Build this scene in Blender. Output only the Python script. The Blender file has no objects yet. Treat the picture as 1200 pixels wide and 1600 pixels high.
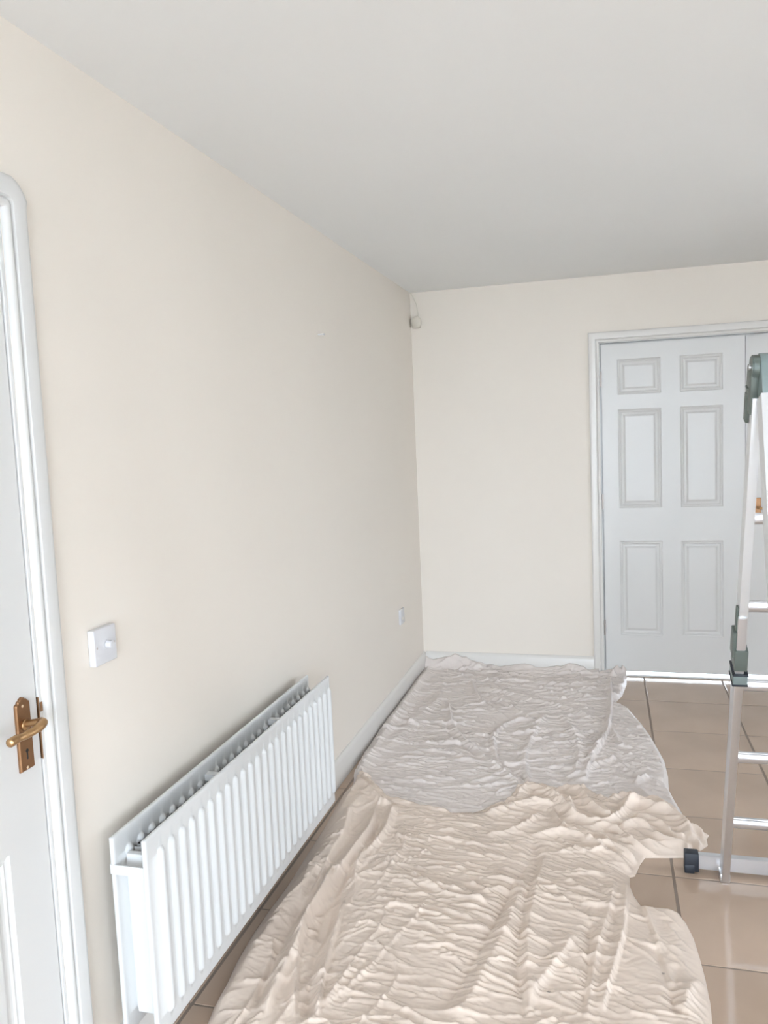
import bpy, bmesh, math, random
import numpy as np
from mathutils import Vector, Matrix

# ------------------------------------------------------------------ camera
CX, CH, D, H = 1.16966, 1.51894, 4.9715, 2.40      # camera x / height, far wall, ceiling
YAW, PITCH, ROLL, FPX = -0.27415, -0.094295, -0.043294, 1251.21
def basis():
    cy, sy, cp, sp = math.cos(YAW), math.sin(YAW), math.cos(PITCH), math.sin(PITCH)
    f = np.array([sy*cp, cy*cp, sp]); r = np.array([cy, -sy, 0.0]); u = np.cross(r, f)
    cr, sr = math.cos(ROLL), math.sin(ROLL)
    return cr*r+sr*u, -sr*r+cr*u, f
BR, BU, BF = basis()
cd = bpy.data.cameras.new('camera'); cam = bpy.data.objects.new('camera', cd)
bpy.context.scene.collection.objects.link(cam)
cam.matrix_world = Matrix(((BR[0], BU[0], -BF[0], CX), (BR[1], BU[1], -BF[1], 0), (BR[2], BU[2], -BF[2], CH), (0, 0, 0, 1)))
cd.sensor_fit = 'VERTICAL'; cd.sensor_height = 24; cd.lens = FPX/1600*24; cd.clip_start = 0.02
S = bpy.context.scene
S.camera = cam
S.view_settings.view_transform = 'Standard'; S.view_settings.look = 'None'
S.view_settings.gamma = 1; S.view_settings.use_curve_mapping = False
S.view_settings.exposure = 0.12
# ------------------------------------------------------------------ daylight
w = bpy.data.worlds.new('sky'); S.world = w; w.use_nodes = True
bg = w.node_tree.nodes['Background']; bg.inputs[0].default_value = (0.84, 0.95, 1.07, 1); bg.inputs[1].default_value = 14
RX, BY = 3.60, -3.20                                # right wall, back wall
WINR = (-2.6, -0.9, 0.05, 2.15)                       # glazed opening in the right wall (y0,y1,z0,z1)
WINB = (0.25, 3.4, 0.05, 2.20)                       # window in the back wall (x0,x1,z0,z1)
WINFILL = (2.55, 3.15, 0.05, 2.10)                        # unseen opening added in the right wall to brighten the far end
def portal(name, loc, rot, sx, sy):
    l = bpy.data.lights.new(name, 'AREA'); l.shape = 'RECTANGLE'; l.size = sx; l.size_y = sy
    l.cycles.is_portal = True
    o = bpy.data.objects.new(name, l); S.collection.objects.link(o); o.location = loc; o.rotation_euler = rot
portal('window_portal', (RX+0.14, (WINR[0]+WINR[1])/2, (WINR[2]+WINR[3])/2), (0, math.pi/2, 0), WINR[3]-WINR[2], WINR[1]-WINR[0])
portal('window_portal', (RX+0.14, (WINFILL[0]+WINFILL[1])/2, (WINFILL[2]+WINFILL[3])/2), (0, math.pi/2, 0), WINFILL[3]-WINFILL[2], WINFILL[1]-WINFILL[0])  # portal for the added fill opening
portal('window_portal', ((WINB[0]+WINB[1])/2, BY-0.14, (WINB[2]+WINB[3])/2), (math.pi/2, 0, 0), WINB[1]-WINB[0], WINB[3]-WINB[2])

# ------------------------------------------------------------------ helpers
def px(q, axis=2, val=0.0):
    d = BF + BR*(q[0]-600)/FPX - BU*(q[1]-800)/FPX
    o = np.array([CX, 0, CH]); t = (val-o[axis])/d[axis]
    return o+t*d
def mat(name, col, rough=0.5, metal=0.0, bump=0.0, bscale=60.0, var=0.0, vscale=3.0, spec=0.5, coat=0.0, randval=0.0, attr=None):
    m = bpy.data.materials.new(name); m.use_nodes = True; nt = m.node_tree; N = nt.nodes; L = nt.links
    b = N['Principled BSDF']; b.inputs['Base Color'].default_value = (*col, 1)
    b.inputs['Roughness'].default_value = rough; b.inputs['Metallic'].default_value = metal
    b.inputs['Specular IOR Level'].default_value = spec; b.inputs['Coat Weight'].default_value = coat; b.inputs['Coat Roughness'].default_value = .08
    tc = N.new('ShaderNodeTexCoord')
    last = None
    if var > 0:
        n = N.new('ShaderNodeTexNoise'); n.inputs['Scale'].default_value = vscale; n.inputs['Detail'].default_value = 5
        L.new(tc.outputs['Object'], n.inputs['Vector'])
        mr = N.new('ShaderNodeMapRange'); mr.inputs[1].default_value = .25; mr.inputs[2].default_value = .75
        mr.inputs[3].default_value = 1-var; mr.inputs[4].default_value = 1+var
        L.new(n.outputs[0], mr.inputs[0]); last = mr.outputs[0]
    if randval > 0:
        oi = N.new('ShaderNodeObjectInfo'); mr = N.new('ShaderNodeMapRange')
        mr.inputs[3].default_value = 1-randval; mr.inputs[4].default_value = 1+randval
        L.new(oi.outputs['Random'], mr.inputs[0])
        if last is None: last = mr.outputs[0]
        else:
            mm = N.new('ShaderNodeMath'); mm.operation = 'MULTIPLY'; L.new(last, mm.inputs[0]); L.new(mr.outputs[0], mm.inputs[1]); last = mm.outputs[0]
    if last is not None:
        vm = N.new('ShaderNodeVectorMath'); vm.operation = 'SCALE'; vm.inputs[0].default_value = col
        L.new(last, vm.inputs['Scale']); cout = vm.outputs[0]
    else:
        rgb = N.new('ShaderNodeRGB'); rgb.outputs[0].default_value = (*col, 1); cout = rgb.outputs[0]
    if attr:
        at = N.new('ShaderNodeAttribute'); at.attribute_name = attr[0]
        mx = N.new('ShaderNodeMix'); mx.data_type = 'RGBA'; mx.inputs['B'].default_value = (*attr[1], 1)
        L.new(at.outputs['Fac'], mx.inputs['Factor']); L.new(cout, mx.inputs['A']); cout = mx.outputs['Result']
    L.new(cout, b.inputs['Base Color'])
    if bump > 0:
        n = N.new('ShaderNodeTexNoise'); n.inputs['Scale'].default_value = bscale; n.inputs['Detail'].default_value = 4
        L.new(tc.outputs['Object'], n.inputs['Vector'])
        bp = N.new('ShaderNodeBump'); bp.inputs['Strength'].default_value = bump; bp.inputs['Distance'].default_value = .002
        L.new(n.outputs[0], bp.inputs['Height']); L.new(bp.outputs[0], b.inputs['Normal'])
    return m
M = {
 'wall': mat('magnolia_emulsion', (.875, .81, .73), .50, bump=.10, bscale=45, var=.012, vscale=1.5, spec=.35),
 'ceil': mat('ceiling_emulsion', (.925, .93, .92), .85, bump=.05, bscale=40, var=.01, vscale=1.2, spec=.2),
 'gloss': mat('white_gloss_paint', (.72, .715, .70), .22, bump=.04, bscale=30, spec=.5),
 'door': mat('door_satin_paint', (.735, .73, .715), .30, bump=.05, bscale=60, spec=.5),
 'far_gloss': mat('creamy_white_gloss', (.78, .755, .72), .25, bump=.04, bscale=30),  # warmer white than the gloss around the near door
 'rad': mat('radiator_enamel', (.76, .77, .77), .28, spec=.5),
 'plastic': mat('switch_plastic', (.72, .72, .745), .25),
 'cream_plastic': mat('cream_plastic', (.80, .75, .66), .4),
 'dark': mat('dark_void', (.03, .028, .025), .6),
 'brass': mat('aged_brass', (.30, .165, .085), .40, metal=.85, var=.10, vscale=40),
 'brass_b': mat('polished_brass', (.48, .30, .15), .30, metal=.9, var=.06, vscale=50),
 'screw': mat('pale_brass_screw', (.80, .62, .42), .3, metal=.7),
 'alu': mat('brushed_aluminium', (.74, .75, .78), .30, metal=.92, bump=.05, bscale=120),
 'alu_white': mat('milky_aluminium', (.80, .82, .84), .45, metal=.55, bump=.05, bscale=100),
 'hinge': mat('grey_green_hinge', (.15, .18, .165), .42, metal=.25, var=.06, vscale=20),
 'hinge_l': mat('pale_teal_hinge', (.27, .34, .34), .38, metal=.3, var=.05, vscale=20),
 'rubber': mat('black_rubber', (.022, .028, .04), .45),
 'tile': mat('beige_ceramic_tile', (.545, .41, .315), .09, bump=.02, bscale=14, var=.10, vscale=2.3, spec=.5, randval=.035),
 'grout': mat('grey_brown_grout', (.30, .24, .20), .9, bump=.2, bscale=150),
 'thresh': mat('white_threshold', (.93, .93, .93), .35),
 'steel': mat('painted_hinge_steel', (.55, .50, .47), .35, metal=.6),
 'sheet_near': mat('cream_cotton_sheet', (.83, .70, .60), .42, bump=.10, bscale=500, var=.05, vscale=5, spec=.5, attr=('stain', (.16, .13, .12))),
 'sheet_far': mat('grey_beige_sheet', (.80, .725, .685), .38, bump=.10, bscale=500, var=.05, vscale=5, spec=.5, attr=('stain', (.16, .13, .12))),
 'ground': mat('outside_paving', (.66, .65, .63), .9, var=.1, vscale=1),
}
g = bpy.data.materials.new('window_glass'); g.use_nodes = True; nt = g.node_tree; nt.nodes.clear()
out = nt.nodes.new('ShaderNodeOutputMaterial'); mx = nt.nodes.new('ShaderNodeMixShader'); fr = nt.nodes.new('ShaderNodeFresnel')
tr = nt.nodes.new('ShaderNodeBsdfTransparent'); gl = nt.nodes.new('ShaderNodeBsdfGlossy'); gl.inputs['Roughness'].default_value = 0
fr.inputs[0].default_value = 1.45
nt.links.new(fr.outputs[0], mx.inputs[0]); nt.links.new(tr.outputs[0], mx.inputs[1]); nt.links.new(gl.outputs[0], mx.inputs[2]); nt.links.new(mx.outputs[0], out.inputs[0])
M['glass'] = g

def link(name, me, m, parent=None, loc=None, smooth=False):
    o = bpy.data.objects.new(name, me); S.collection.objects.link(o)
    if m is not None and not me.materials: me.materials.append(M[m])
    if parent is not None: o.parent = parent
    if loc is not None: o.location = loc
    if smooth:
        me.polygons.foreach_set('use_smooth', [True]*len(me.polygons))
    return o
def bm_obj(name, bm, m, parent=None, loc=None, smooth=False, auto=None):
    me = bpy.data.meshes.new(name); bmesh.ops.recalc_face_normals(bm, faces=bm.faces)
    if auto is not None:
        for f in bm.faces: f.smooth = True
        for e in bm.edges:
            if len(e.link_faces) == 2 and e.calc_face_angle(0) > auto: e.smooth = False
    bm.to_mesh(me); bm.free()
    return link(name, me, m, parent, loc, smooth)
def box(bm, x0, x1, y0, y1, z0, z1, bev=0.0, seg=2, mtx=None):
    r = bmesh.ops.create_cube(bm, size=1)['verts']
    for v in r: v.co = Vector(((x0+x1)/2+v.co.x*(x1-x0), (y0+y1)/2+v.co.y*(y1-y0), (z0+z1)/2+v.co.z*(z1-z0)))
    if mtx is not None:
        for v in r: v.co = mtx @ v.co
    if bev > 0:
        es = list({e for v in r for e in v.link_edges})
        bmesh.ops.bevel(bm, geom=es, offset=bev, segments=seg, affect='EDGES', profile=.6)
def cyl(bm, p0, p1, r, n=20, r2=None, bev=0.0):
    p0, p1 = Vector(p0), Vector(p1); d = p1-p0
    rot = d.to_track_quat('Z', 'Y').to_matrix().to_4x4()
    ret = bmesh.ops.create_cone(bm, cap_ends=True, segments=n, radius1=r, radius2=r if r2 is None else r2, depth=d.length, matrix=Matrix.Translation((p0+p1)/2) @ rot)
    if bev > 0:
        es = [e for e in {e for v in ret['verts'] for e in v.link_edges} if len(e.link_faces) == 2 and e.calc_face_angle(0) > .9]
        bmesh.ops.bevel(bm, geom=es, offset=bev, segments=2, affect='EDGES')
def tube(bm, pts, rad, n=12, flat=1.0, up=(0, 0, 1)):
    pts = [Vector(p) for p in pts]; rings = []
    rads = rad if isinstance(rad, (list, tuple)) else [rad]*len(pts)
    for i, p in enumerate(pts):
        t = (pts[min(i+1, len(pts)-1)]-pts[max(i-1, 0)]).normalized()
        s = t.cross(Vector(up));
        if s.length < 1e-3: s = t.cross(Vector((1, 0, 0)))
        s.normalize(); u = s.cross(t).normalized()
        rings.append([bm.verts.new(p+(s*math.cos(a)*flat+u*math.sin(a))*rads[i]) for a in [2*math.pi*k/n for k in range(n)]])
    for a, b in zip(rings, rings[1:]):
        for k in range(n): bm.faces.new((a[k], a[(k+1) % n], b[(k+1) % n], b[k]))
    bm.faces.new(rings[0][::-1]); bm.faces.new(rings[-1])
def spline(P, n=8):
    P = [np.array(p, float) for p in P]; P = [2*P[0]-P[1]]+P+[2*P[-1]-P[-2]]; o = []
    for i in range(1, len(P)-2):
        for k in range(n):
            t = k/n; a, b, c, d = P[i-1:i+3]
            o.append(.5*((2*b)+(-a+c)*t+(2*a-5*b+4*c-d)*t*t+(-a+3*b-3*c+d)*t**3))
    o.append(P[-2]); return o
def tag(o, label, cat, group=None):
    o['label'] = label; o['category'] = cat
    if group: o['group'] = group
    return o
def empty(name, loc=(0, 0, 0)):
    o = bpy.data.objects.new(name, None); S.collection.objects.link(o); o.location = loc; o.empty_display_size = .1
    return o
def struct(o): o['kind'] = 'structure'; return o
def part_at(name, bm, m, root, **k):                # bm in world coordinates, child keeps place
    for v in bm.verts: v.co -= Vector(root.location)
    return bm_obj(name, bm, m, root, **k)

# ------------------------------------------------------------------ room shell
T = 0.14
D1Y0, D1Y1, D1Z = 0.626, 1.402, 2.012                 # left door opening
D2X0, D2X1, D2Z = 1.132, 2.722, 2.012                 # far double door opening
bm = bmesh.new()
box(bm, -T, 0, BY, D1Y0, 0, H); box(bm, -T, 0, D1Y1, D, 0, H); box(bm, -T, 0, D1Y0, D1Y1, D1Z, H)
struct(bm_obj('wall_left', bm, 'wall'))
bm = bmesh.new()
box(bm, -T, D2X0, D, D+T, 0, H); box(bm, D2X1, RX+T, D, D+T, 0, H); box(bm, D2X0, D2X1, D, D+T, D2Z, H)
struct(bm_obj('wall_far', bm, 'wall'))
y0, y1, z0, z1 = WINR
bm = bmesh.new()
box(bm, RX, RX+T, BY, y0, 0, H); box(bm, RX, RX+T, y1, WINFILL[0], 0, H); box(bm, RX, RX+T, WINFILL[1], D, 0, H); box(bm, RX, RX+T, WINFILL[0], WINFILL[1], WINFILL[3], H); box(bm, RX, RX+T, WINFILL[0], WINFILL[1], 0, WINFILL[2]); box(bm, RX, RX+T, y0, y1, z1, H); box(bm, RX, RX+T, y0, y1, 0, z0)
struct(bm_obj('wall_right', bm, 'wall'))
x0, x1, z0, z1 = WINB
bm = bmesh.new()
box(bm, -T, x0, BY-T, BY, 0, H); box(bm, x1, RX+T, BY-T, BY, 0, H); box(bm, x0, x1, BY-T, BY, z1, H); box(bm, x0, x1, BY-T, BY, 0, z0)
struct(bm_obj('wall_back', bm, 'wall'))
bm = bmesh.new(); box(bm, -T, RX+T, BY-T, D+T, H, H+.12); struct(bm_obj('ceiling', bm, 'ceil'))
bm = bmesh.new(); box(bm, -40, 40, -40, 40, -.30, -.2); struct(bm_obj('ground', bm, 'ground'))

# floor: bed with grout, every tile a part of its own
bm = bmesh.new(); box(bm, -T, RX+T, BY-T, D+T, -.15, -.0013); floor = struct(bm_obj('floor', bm, 'grout'))
TX, TY, GX, GY, GAP, GAPX = 0.4365, 0.4515, 1.3625, 4.528, 0.0055, .0085
xs = sorted({0.0, RX} | {GX+k*TX for k in range(-6, 9) if 0.0 < GX+k*TX < RX})
ys = sorted({BY, D} | {GY+k*TY for k in range(-20, 4) if BY < GY+k*TY < D})
cache = {}
rnd = random.Random(4)
for i in range(len(xs)-1):
    for j in range(len(ys)-1):
        a, b, c, d = xs[i], xs[i+1], ys[j], ys[j+1]
        wx, wy = b-a-GAPX, d-c-GAP
        if wx < .01 or wy < .01: continue
        key = (round(wx, 4), round(wy, 4))
        if key not in cache:
            t = bmesh.new(); box(t, -wx/2, wx/2, -wy/2, wy/2, -.012, 0, .0015, 1)
            me = bpy.data.meshes.new('tile'); bmesh.ops.recalc_face_normals(t, faces=t.faces); t.to_mesh(me); t.free(); cache[key] = me
        link('tile', cache[key], 'tile', floor, ((a+b)/2, (c+d)/2, rnd.uniform(-.0004, 0)))

# skirting boards
def skirting(name, p0, p1, nrm, h=.118, t=.016, m='gloss'):
    prof = [(0, 0), (t, 0), (t, h-.022), (t-.004, h-.010), (t-.010, h-.002), (0, h)]
    bm = bmesh.new(); A = []
    for p in (p0, p1): A.append([bm.verts.new((p[0]+nrm[0]*a, p[1]+nrm[1]*a, b)) for a, b in prof])
    for k in range(len(prof)):
        bm.faces.new((A[0][k], A[0][(k+1) % len(prof)], A[1][(k+1) % len(prof)], A[1][k]))
    bm.faces.new(A[0]); bm.faces.new(A[1][::-1])
    return struct(bm_obj(name, bm, m, auto=.6))
skirting('baseboard_left', (0, D1Y1+.060, 0), (0, D, 0), (1, 0), m='far_gloss')
skirting('baseboard_far', (.016, D, 0), (D2X0-.060, D, 0), (0, -1), m='far_gloss')
skirting('baseboard_far', (D2X1+.060, D, 0), (RX, D, 0), (0, -1))
skirting('baseboard_left', (0, BY, 0), (0, D1Y0-.060, 0), (1, 0))
skirting('baseboard_right', (RX, WINR[1]+.06, 0), (RX, WINFILL[0]-.02, 0), (-1, 0)); skirting('baseboard_right', (RX, WINFILL[1]+.02, 0), (RX, D, 0), (-1, 0))
skirting('baseboard_back', (0, BY, 0), (WINB[0]-.03, BY, 0), (0, 1))

# windows (behind / beside the camera) with frames and panes
def window(name, origin, along, nrm, L, Z0, Z1, n):
    root = struct(empty(name, origin)); al, nr = Vector(along), Vector(nrm)
    def seg(bm, a0, a1, z0, z1, d0, d1):
        c = [al*a0+nr*d0, al*a1+nr*d1]
        xx = sorted((c[0].x, c[1].x)); yy = sorted((c[0].y, c[1].y)); box(bm, xx[0], xx[1], yy[0], yy[1], z0, z1, .003, 1)
    bm = bmesh.new(); f = .06
    seg(bm, 0, L, 0, f, .03, .10); seg(bm, 0, L, Z1-Z0-f, Z1-Z0, .03, .10)
    for k in range(n+1):
        a = k*(L-f)/n; seg(bm, a, a+f, f, Z1-Z0-f, .03, .10)
    bm_obj('window_frame', bm, 'gloss', root)
    for k in range(n):
        bm = bmesh.new(); a = k*(L-f)/n; seg(bm, a+f, a+(L-f)/n, f, Z1-Z0-f, .06, .066)
        bm_obj('pane', bm, 'glass', root)
    return root
window('window_1', (RX, WINR[0], WINR[2]), (0, 1, 0), (1, 0, 0), WINR[1]-WINR[0], WINR[2], WINR[3], 3)
window('fill_window', (RX, WINFILL[0], WINFILL[2]), (0, 1, 0), (1, 0, 0), WINFILL[1]-WINFILL[0], WINFILL[2], WINFILL[3], 2)  # added out of view, lets extra daylight onto the far half
window('window_2', (WINB[0], BY, WINB[2]), (1, 0, 0), (0, -1, 0), WINB[1]-WINB[0], WINB[2], WINB[3], 3)

# ------------------------------------------------------------------ door leaves (six raised panels)
def leaf_parts(root, name, W, Ht, frame, panels, mname='door', thick=.040):
    """frame: function (u,w,d) -> world; u along width, w height, d outwards. panels: list of (u0,u1,w0,w1)."""
    us = sorted({0, W} | {p[0] for p in panels} | {p[1] for p in panels})
    ws = sorted({0, Ht} | {p[2] for p in panels} | {p[3] for p in panels})
    bm = bmesh.new(); V = {}
    def v(u, w_, d):
        k = (round(u, 5), round(w_, 5), round(d, 5))
        if k not in V: V[k] = bm.verts.new(frame(u, w_, d))
        return V[k]
    for i in range(len(us)-1):
        for j in range(len(ws)-1):
            cu, cw = (us[i]+us[i+1])/2, (ws[j]+ws[j+1])/2
            if any(p[0] < cu < p[1] and p[2] < cw < p[3] for p in panels): continue
            bm.faces.new((v(us[i], ws[j], 0), v(us[i+1], ws[j], 0), v(us[i+1], ws[j+1], 0), v(us[i], ws[j+1], 0)))
    e = .0015
    rim = [(0, 0), (W, 0), (W, Ht), (0, Ht)]
    for a, b in zip(rim, rim[1:]+rim[:1]):
        # all u/w steps on this side keep the mesh closed
        if a[1] == b[1]: st = [(u, a[1]) for u in (us if b[0] > a[0] else us[::-1])]
        else: st = [(a[0], q) for q in (ws if b[1] > a[1] else ws[::-1])]
        for p, q in zip(st, st[1:]):
            bm.faces.new((v(p[0], p[1], 0), v(q[0], q[1], 0), v(q[0], q[1], -thick), v(p[0], p[1], -thick)))
    st = [(u, 0) for u in us]+[(W, q) for q in ws[1:]]+[(u, Ht) for u in us[::-1][1:]]+[(0, q) for q in ws[::-1][1:-1]]
    bm.faces.new([v(p[0], p[1], -thick) for p in st])
    leaf = part_at(name, bm, mname, root)
    prof = [(0, 0), (.003, -.0045), (.009, -.0065), (.014, -.0050), (.018, -.0085), (.024, -.0100), (.030, -.0095), (.040, -.0030), (.043, -.0022)]
    for (u0, u1, w0, w1) in panels:
        bm = bmesh.new(); R = []
        for s, d in prof:
            R.append([bm.verts.new(frame(a, b, d)) for a, b in ((u0+s, w0+s), (u1-s, w0+s), (u1-s, w1-s), (u0+s, w1-s))])
        for a, b in zip(R, R[1:]):
            for k in range(4): bm.faces.new((a[k], a[(k+1) % 4], b[(k+1) % 4], b[k]))
        bm.faces.new(R[-1])
        # back skin keeps the panel solid
        Bk = [bm.verts.new(frame(a, b, -thick+.006)) for a, b in ((u0, w0), (u1, w0), (u1, w1), (u0, w1))]
        for k in range(4): bm.faces.new((R[0][(k+1) % 4], R[0][k], Bk[k], Bk[(k+1) % 4]))
        bm.faces.new(Bk[::-1])
        for v_ in bm.verts: v_.co -= Vector(root.location)
        p = bm_obj('panel', bm, mname, leaf)
    return leaf
def architrave_run(bm, prof, pts, inward, face):
    """sweep prof (a = away from opening, t = thickness) along mitred pts. inward: list of outward 2D-ish dirs per point"""
    rings = []
    for p, o in zip(pts, inward):
        rings.append([bm.verts.new(Vector(p)+Vector(o)*a+Vector(face)*t) for a, t in prof])
    n = len(prof)
    for A, B in zip(rings, rings[1:]):
        for k in range(n): bm.faces.new((A[k], A[(k+1) % n], B[(k+1) % n], B[k]))
    bm.faces.new(rings[0][::-1]); bm.faces.new(rings[-1])
ARCH = [(0, 0), (0, .0075), (.0015, .0105), (.005, .0135), (.010, .0145), (.015, .0130), (.0175, .0095), (.0195, .0090), (.0205, .0125), (.0215, .0165), (.024, .0172), (.050, .0180), (.057, .0172), (.060, .0150), (.060, 0)]

# --- door_1, left wall
d1 = struct(empty('door_1', (0, (D1Y0+D1Y1)/2, 0)))
bm = bmesh.new()
a = D1Y0; b = D1Y1; z = D1Z
architrave_run(bm, ARCH, [(0, b, 0), (0, b, z)]+[(0, b, z)]*5+[(0, a, z), (0, a, 0)], [(0, 1, 0), (0, 1, .10)]+[(0, 1.13*math.cos(t_), 1.13*math.sin(t_)) for t_ in (.35, .6, .8, 1.0, 1.25)]+[(0, -1, 1), (0, -1, 0)], (1, 0, 0))
part_at('architrave', bm, 'gloss', d1, auto=.7)
bm = bmesh.new()
box(bm, -T, -.0005, b-.010, b, 0, z, .001, 1); box(bm, -T, -.0005, a, a+.010, 0, z, .001, 1); box(bm, -T, -.0005, a+.010, b-.010, z-.010, z, .001, 1)
box(bm, -.075, -.047, b-.022, b-.010, 0, z-.010); box(bm, -.075, -.047, a+.010, a+.022, 0, z-.010)
part_at('door_lining', bm, 'gloss', d1)
LW = .750; LE = b-.0135
fr1 = lambda u, w_, dd: Vector((-.004+dd, LE-u, .006+w_))
cols = [(.113, .323), (.427, .637)]; rows = [(.235, .705), (.905, 1.570), (1.670, 1.880)]
leaf1 = leaf_parts(d1, 'door_leaf', LW, 1.990, fr1, [(c[0], c[1], r[0], r[1]) for c in cols for r in rows])
# brass lever on a scroll-topped backplate
PC = 1.3425; X0 = -.004
def plate_outline():
    h = .0205; P = [(-h, .862), (h, .862), (h, 1.0)]
    P += [(h-.001, 1.004), (.0145, 1.0065), (.013, 1.010), (.009, 1.0105), (.0065, 1.014), (0, 1.0165), (-.0065, 1.014), (-.009, 1.0105), (-.013, 1.010), (-.0145, 1.0065), (-h+.001, 1.004), (-h, 1.0)]
    return P
bm = bmesh.new(); P = plate_outline()
A = [bm.verts.new((X0, PC+y, z)) for y, z in P]
B = [bm.verts.new((X0+.004, PC+y, z)) for y, z in P]
C_ = [bm.verts.new((X0+.0065, PC+y*.90, .9395+(z-.9395)*.972)) for y, z in P]
n = len(P)
for p, q in ((A, B), (B, C_)):
    for k in range(n): bm.faces.new((p[k], p[(k+1) % n], q[(k+1) % n], q[k]))
bm.faces.new(C_); bm.faces.new(A[::-1])
hp = part_at('handle_plate', bm, 'brass', d1)
def child_of(name, bm, m, par, root, **k):
    for v in bm.verts: v.co -= Vector(root.location)
    return bm_obj(name, bm, m, par, **k)
zl = .958
bm = bmesh.new()
cyl(bm, (X0+.006, PC, zl), (X0+.012, PC, zl), .0125, 24, .0105)
tube(bm, spline([(X0+.010, PC, zl+.003), (X0+.030, PC, zl+.006), (X0+.048, PC-.001, zl+.010), (X0+.058, PC-.008, zl+.010), (X0+.0605, PC-.022, zl+.007), (X0+.057, PC-.040, zl+.003), (X0+.053, PC-.058, zl+.001), (X0+.050, PC-.074, zl+.001), (X0+.049, PC-.088, zl), (X0+.050, PC-.096, zl)], 5),
     [.0075]*10+[.0085]*4+[.0095]*8+[.0085]*8+[.0078]*6+[.0092]*4+[.0090]*4+[.0075, .004], 14)
child_of('lever', bm, 'brass_b', hp, d1, smooth=True)
bm = bmesh.new(); cyl(bm, (X0+.0062, PC, .903), (X0+.0069, PC, .903), .0042, 16); box(bm, X0+.0062, X0+.0069, PC-.002, PC+.002, .885, .903)
child_of('keyhole', bm, 'dark', hp, d1)
for zz in (.998, .868):
    bm = bmesh.new(); bmesh.ops.create_uvsphere(bm, u_segments=12, v_segments=8, radius=.0034, matrix=Matrix.Translation((X0+.0062, PC-.002, zz)) @ Matrix.Diagonal((.5, 1, 1, 1)))
    child_of('screw', bm, 'screw', hp, d1, smooth=True)
bm = bmesh.new()          # brass keep let into the jamb, seen through the gap
box(bm, -.0005, .0012, b-.0132, b-.0108, .866, 1.000, .0004, 1); box(bm, -.030, 0, b-.0108, b-.0096, .866, 1.000)
kp = part_at('latch_keep', bm, 'brass', d1)
bm = bmesh.new(); box(bm, .0002, .0022, b-.0085, b-.0020, .968, .988, .0004, 1)
child_of('keep_lip', bm, 'brass', kp, d1)

# --- door_2, the far double door
d2 = struct(empty('door_2', ((D2X0+D2X1)/2, D, 0)))
bm = bmesh.new(); a, b, z = D2X0, D2X1, D2Z
architrave_run(bm, ARCH, [(a, D, 0), (a, D, z), (b, D, z), (b, D, 0)], [(-1, 0, 0), (-1, 0, 1), (1, 0, 1), (1, 0, 0)], (0, -1, 0))
part_at('architrave', bm, 'far_gloss', d2, auto=.7)
bm = bmesh.new()
box(bm, a-.0001, a+.004, D+.0005, D+T, 0, z); box(bm, b-.004, b, D+.0005, D+T, 0, z); box(bm, a+.004, b-.004, D+.0005, D+T, z-.004, z)
box(bm, a+.004, a+.030, D+.045, D+.07, .011, z-.004); box(bm, b-.030, b-.004, D+.060, D+.085, .011, z-.004); box(bm, a+.030, b-.030, D+.060, D+.085, z-.032, z-.004); box(bm, a+.030, a+.83, D+.0435, D+.060, z-.032, z-.004)
part_at('door_lining', bm, 'gloss', d2)
LB = .030
fr2 = lambda u, w_, dd: Vector((a+.012+u, D+.003-dd, LB+w_))
cols = [(.090, .333), (.438, .668)]; rows = [(.225, .800), (1.000, 1.585), (1.672, 1.878)]
pn = [(c[0], c[1], r[0], r[1]) for c in cols for r in rows]
la = leaf_parts(d2, 'door_leaf', .786, 1.968, fr2, pn)
fr3 = lambda u, w_, dd: Vector((a+.012+.7915+u, D+.022-dd, LB+w_))
cols = [(.118, .348), (.453, .696)]
lb_ = leaf_parts(d2, 'door_leaf', .786, 1.968, fr3, [(c[0], c[1], r[0], r[1]) for c in cols for r in rows])
bm = bmesh.new(); box(bm, a+.012+.765, a+.012+.7875, D+.0445, D+.075, LB, LB+1.966, .001, 1); box(bm, a+.012+.7875, a+.012+.815, D+.0635, D+.075, LB, LB+1.966, .001, 1)
part_at('seam_light_stop', bm, 'door', d2)  # added strips behind the leaf seam, blocking light that leaks through
for zz in (1.80, .99+.08, .30):
    bm = bmesh.new(); cyl(bm, (a+.0078, D-.001, zz-.045), (a+.0078, D-.001, zz+.045), .0052, 12)
    for q in (-.015, .015): cyl(bm, (a+.0078, D-.001, zz+q-.001), (a+.0078, D-.001, zz+q+.001), .0056, 12)
    part_at('hinge', bm, 'steel', d2, auto=.6)
bm = bmesh.new(); hx = a+.012+.789+.062
box(bm, hx-.021, hx+.021, D+.015, D+.022, .925, 1.075, .002, 1)
h2 = part_at('handle_plate', bm, 'brass', d2)
bm = bmesh.new()
tube(bm, spline([(hx, D+.010, 1.02), (hx, D-.028, 1.02), (hx+.012, D-.040, 1.019), (hx+.05, D-.040, 1.014), (hx+.085, D-.032, 1.008), (hx+.11, D-.026, 1.011)], 5), [.0078]*26, 12)
child_of('lever', bm, 'brass_b', h2, d2, smooth=True)
bm = bmesh.new(); box(bm, a+.004, b-.004, D+.002, D+T+.06, 0, .011, .002, 1)
part_at('threshold', bm, 'thresh', d2)
bm = bmesh.new(); box(bm, a-.3, b+.3, D+T+.06, D+3.2, -.18, .004)
struct(bm_obj('bright_floor_beyond', bm, 'thresh'))  # added white floor outside, catches sky light for the gap under the door

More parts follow.
